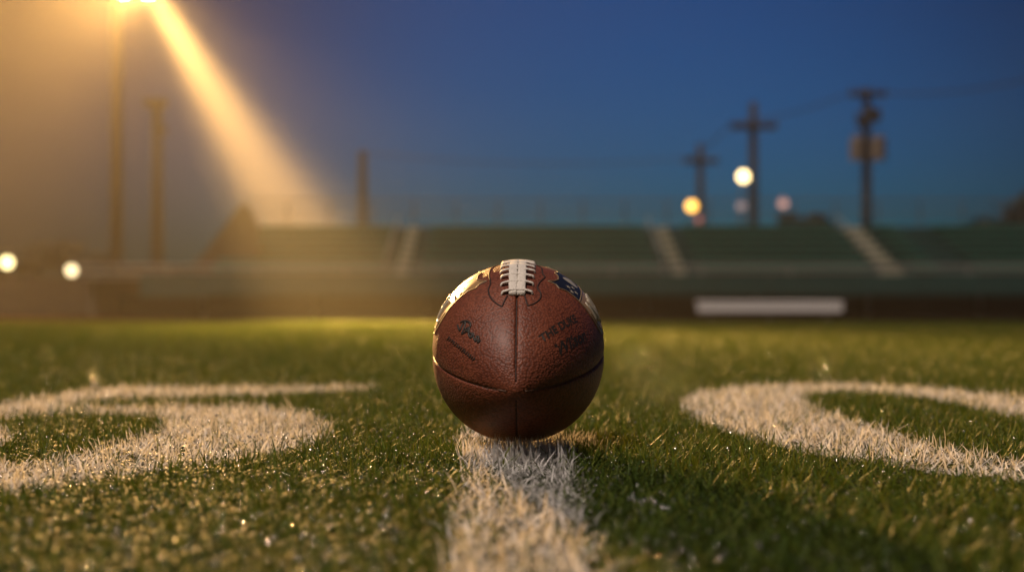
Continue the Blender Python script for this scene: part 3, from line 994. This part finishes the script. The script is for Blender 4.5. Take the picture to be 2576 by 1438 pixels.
lamp(1870, 444, 70, 0.27, (1.0, 0.74, 0.34), 6.0, 'brightest cream lamp glowing beside the cross shaped pole')
lamp(1740, 518, 80, 0.30, (1.0, 0.50, 0.09), 4.4, 'bright orange lamp just above the stand beside the small far pole')
lamp(1865, 518, 100, 0.28, (0.8, 0.55, 0.50), 0.8, 'faint mauve lamp low beside the cross shaped pole')
lamp(1970, 510, 90, 0.30, (1.0, 0.52, 0.40), 0.9, 'dim peach lamp above the round treetop behind the stand')
lamp(1758, 552, 85, 0.20, (1.0, 0.30, 0.22), 0.5, 'dim red lamp touching the top edge of the stand')
lamp(18, 660, 57, 0.21, (1.0, 0.80, 0.36), 5.5, 'pale yellow lamp nearest the frame edge before dark trees')
lamp(180, 680, 58, 0.20, (1.0, 0.78, 0.42), 3.6, 'dimmer cream lamp before the dark trees, nearer the floodlight mast')


# ------------------------------------------------------------------ trees
def tree(px, topy, dep, wpx, label, nleaf=1600, conic=False):
    top = at(px, topy, dep)
    g = float(zg(dep + CAMY)) - 0.06
    H_ = top.z - g
    rw = wpx * dep / FPX / 2
    o = empty('tree', (top.x, top.y, g), label, 'tree', 'dark trees beyond the field')
    tr = MB()
    tr.tube([(top.x, top.y, g), (top.x + 0.1, top.y, g + H_ * 0.35), (top.x, top.y, g + H_ * 0.75)], [0.22, 0.16, 0.05], 10)
    for k in range(6):
        a_ = k * 2.4; z_ = g + H_ * (0.25 + 0.08 * k)
        tr.tube([(top.x, top.y, z_), (top.x + math.cos(a_) * rw * 0.6, top.y + math.sin(a_) * rw * 0.6, z_ + H_ * 0.22)], [0.08, 0.03], 6)
    part('trunk', tr, M['bark'], o)
    n = nleaf
    # clumps
    nc = 44
    cc = []
    for k in range(nc):
        a_ = rng.uniform(0, 2 * PI); rr = rng.uniform(0, 1) ** 0.5; zz = rng.uniform(0.12, 0.88)
        prof = math.sin(PI * min(1, zz * 0.85 + 0.12)) ** 0.6 if not conic else (1.05 - zz)
        cc.append((math.cos(a_) * rr * rw * prof * 0.82, math.sin(a_) * rr * rw * prof * 0.82, zz * H_, rng.uniform(0.22, 0.4) * min(rw, H_ * 0.45)))
    cc = np.array(cc)
    ci = rng.integers(0, nc, n)
    d = rng.normal(0, 1, (n, 3)); d /= np.linalg.norm(d, axis=1)[:, None]
    p = cc[ci, :3] + d * (cc[ci, 3] * rng.uniform(0.4, 1, n) ** 0.5)[:, None]
    p[:, 2] = np.maximum(p[:, 2] * 0.90, 0.15)
    mb = MB()
    sz = 0.25
    for q_ in p:
        a1 = Vector(rng.normal(0, 1, 3)).normalized(); a2 = a1.orthogonal().normalized()
        c_ = Vector((top.x + q_[0], top.y + q_[1], g + q_[2]))
        w_ = sz * random.uniform(0.7, 1.4)
        mb.add([c_ - a1 * w_, c_ - a2 * w_ * 0.6, c_ + a1 * w_, c_ + a2 * w_ * 0.6], [(0, 1, 2, 3)])
    part('crown', mb, M['leaf'], o)


tree(2030, 500, 70, 200, 'round dark treetop showing above the stand below the transformer pole')
tree(2575, 430, 62, 300, 'large dark tree rising above the stand at the far frame edge beside the cables', 3000)
tree(2745, 440, 66, 200, 'large dark tree just past the frame edge beyond the stand')
tree(40, 618, 66, 200, 'low dark tree behind the pale yellow lamp', 1500)
tree(150, 588, 68, 220, 'tallest bushy dark tree between the two pale lamps', 1800)
tree(255, 622, 66, 130, 'low dark tree directly beside the foot of the floodlight mast', 1300)
tree(-110, 630, 66, 210, 'low dark tree past the frame edge next to the pale yellow lamp', 1500)
tree(470, 650, 72, 90, 'small dark bush at the foot of the end steps', 700)

# hedge and fence at the end of the stand
fx0, fx1, fy = -30.0, -11.9, 41.6
fg = float(zg(fy)) - 0.06
fc = empty('fence', ((fx0 + fx1) / 2, fy, fg), 'dark slatted boundary fence below the trees at the end of the stand', 'fence')
for k in range(8):
    x = fx0 + k * (fx1 - fx0) / 7
    part('post', MB().box((x, fy, fg + 0.62), (0.09, 0.09, 1.24)), M['mast'], fc)
mb = MB()
for k in range(9):
    mb.box(((fx0 + fx1) / 2, fy - 0.06, fg + 0.08 + k * 0.125), (fx1 - fx0, 0.02, 0.112))
part('slat_panel', mb, M['bark'], fc)

# ------------------------------------------------------------------ haze
hz = MB().box((0, 48, 5.6), (200, 104, 14.4)).build('haze', bpy.data.materials.new('evening_haze'))
hm = hz.data.materials[0]; hm.use_nodes = True
nt = hm.node_tree; nt.nodes.remove(nt.nodes['Principled BSDF'])
pvn = nt.nodes.new('ShaderNodeVolumePrincipled')
pvn.inputs['Color'].default_value = (0.92, 0.92, 0.94, 1)
pvn.inputs['Density'].default_value = 0.0007
pvn.inputs['Anisotropy'].default_value = 0.25
nt.links.new(pvn.outputs[0], nt.nodes['Material Output'].inputs['Volume'])
tag(hz, 'thin evening haze hanging over the field and stand', 'haze', kind='stuff')


# ------------------------------------------------------------------ lights
def spot(name, loc, aim, power, size, blend, col, rad):
    l = bpy.data.lights.new(name, 'SPOT')
    l.energy = power; l.spot_size = R(size); l.spot_blend = blend; l.color = col; l.shadow_soft_size = rad
    o = bpy.data.objects.new(name, l)
    o.location = loc
    o.rotation_euler = (Vector(aim) - Vector(loc)).to_track_quat('-Z', 'Y').to_euler()
    return link(o)


WARM = (1.0, 0.50, 0.12)
lens = LP + Vector((9.3, -22.6, -10.0)).normalized() * 0.12
GL = LP + Vector((0.1, -0.7, -0.1))
spot('floodlight_shaft', LP + Vector((0.15, 0.95, -0.45)), (-7.0, 60.6, -0.64), 6600000, 19.0, 0.95, (1.0, 0.50, 0.13), 0.42)
spot('floodlight_low_beam', lens, (-2.26, 18.6, -0.18), 2300000, 6.6, 0.9, (1.0, 0.54, 0.14), 0.25)
spot('floodlight_beam', lens, (-1.3, 10.5, -0.08), 620000, 8.0, 1.0, (1.0, 0.54, 0.14), 0.10)
spot('floodlight_spill', GL, LP + Vector((-1.1, -5.0, -1.0)), 360000, 96, 1.0, WARM, 0.25)
spot('floodlight_wash', GL, (-0.1, 0.3, 0.0), 36000, 7.5, 0.8, (1.0, 0.78, 0.52), 0.7)

SUN_AZ, KEY_EL = R(-135), R(61)        # azimuth from +Y towards +X
sdir = Vector((math.sin(SUN_AZ) * math.cos(KEY_EL), math.cos(SUN_AZ) * math.cos(KEY_EL), math.sin(KEY_EL)))
sl = bpy.data.lights.new('overhead_key', 'SUN')  # key lamp standing in for unseen floodlight banks overhead
sl.energy = 2.75; sl.angle = R(11); sl.color = (1.0, 0.82, 0.70)
so = link(bpy.data.objects.new('overhead_key', sl))
so.rotation_euler = (-sdir).to_track_quat('-Z', 'Y').to_euler()

# ------------------------------------------------------------------ sky
W = bpy.data.worlds.new('World')
S.world = W
W.use_nodes = True
nt = W.node_tree
bg = nt.nodes['Background']
sky = nt.nodes.new('ShaderNodeTexSky')
sky.sky_type = 'NISHITA'
sky.sun_disc = False
sky.sun_elevation = R(3)
sky.sun_rotation = SUN_AZ
sky.ozone_density = 4.0
sky.dust_density = 0.3
tint = nt.nodes.new('ShaderNodeMix'); tint.data_type = 'RGBA'; tint.blend_type = 'MULTIPLY'
tint.inputs['Factor'].default_value = 1.0
tint.inputs['B'].default_value = (0.16, 0.58, 1.08, 1)
nt.links.new(sky.outputs[0], tint.inputs['A'])
# vignette painted into sky: brightest over the stand, fading to both sides and overhead
gc = nt.nodes.new('ShaderNodeTexCoord')
sx = nt.nodes.new('ShaderNodeSeparateXYZ')
nt.links.new(gc.outputs['Generated'], sx.inputs[0])
mr = nt.nodes.new('ShaderNodeMapRange'); mr.interpolation_type = 'SMOOTHSTEP'
mr.inputs['From Min'].default_value = 0.90; mr.inputs['From Max'].default_value = 1.0
mr.inputs['To Min'].default_value = 0.36; mr.inputs['To Max'].default_value = 1.08
nt.links.new(sx.outputs['Y'], mr.inputs['Value'])
fade = nt.nodes.new('ShaderNodeMix'); fade.data_type = 'RGBA'; fade.blend_type = 'MULTIPLY'
fade.inputs['Factor'].default_value = 1.0
mr2 = nt.nodes.new('ShaderNodeMapRange'); mr2.interpolation_type = 'SMOOTHSTEP'
mr2.inputs['From Min'].default_value = -0.36; mr2.inputs['From Max'].default_value = -0.02
mr2.inputs['To Min'].default_value = 0.30; mr2.inputs['To Max'].default_value = 1.0
nt.links.new(sx.outputs['X'], mr2.inputs['Value'])
mm = nt.nodes.new('ShaderNodeMath'); mm.operation = 'MULTIPLY'
mr3 = nt.nodes.new('ShaderNodeMapRange'); mr3.interpolation_type = 'SMOOTHSTEP'
mr3.inputs['From Min'].default_value = -0.3; mr3.inputs['From Max'].default_value = 0.8
mr3.inputs['To Min'].default_value = 0.35; mr3.inputs['To Max'].default_value = 1.0
nt.links.new(sx.outputs['Y'], mr3.inputs['Value'])
m3 = nt.nodes.new('ShaderNodeMath'); m3.operation = 'MULTIPLY'
nt.links.new(mr.outputs['Result'], m3.inputs[0]); nt.links.new(mr3.outputs['Result'], m3.inputs[1])
nt.links.new(m3.outputs[0], mm.inputs[0]); nt.links.new(mr2.outputs['Result'], mm.inputs[1])
nt.links.new(tint.outputs['Result'], fade.inputs['A']); nt.links.new(mm.outputs[0], fade.inputs['B'])
nt.links.new(fade.outputs['Result'], bg.inputs['Color'])
bg.inputs['Strength'].default_value = 0.098

# ------------------------------------------------------------------ camera
cd = bpy.data.cameras.new('camera')
cd.sensor_width = 36.0
cd.lens = FPX * 36.0 / 2576
cd.shift_y = 36.0 / 2576
cd.clip_start = 0.02
cd.clip_end = 6000
cd.dof.use_dof = True
cd.dof.focus_distance = 1.345
cd.dof.aperture_fstop = (cd.lens / 1000) / 0.0132
cd.dof.aperture_blades = 0
co = link(bpy.data.objects.new('camera', cd))
co.location = (0, CAMY, CH)
co.rotation_euler = (R(90), 0, 0)
S.camera = co

# ------------------------------------------------------------------ render settings
S.render.engine = 'CYCLES'
c = S.cycles
c.use_denoising = True
c.max_bounces = 6; c.diffuse_bounces = 3; c.glossy_bounces = 3; c.transmission_bounces = 3; c.volume_bounces = 0
c.sample_clamp_indirect = 3.0
c.sample_clamp_direct = 0.0
S.view_settings.view_transform = 'Standard'
S.view_settings.look = 'None'
S.view_settings.exposure = 0
S.view_settings.gamma = 1
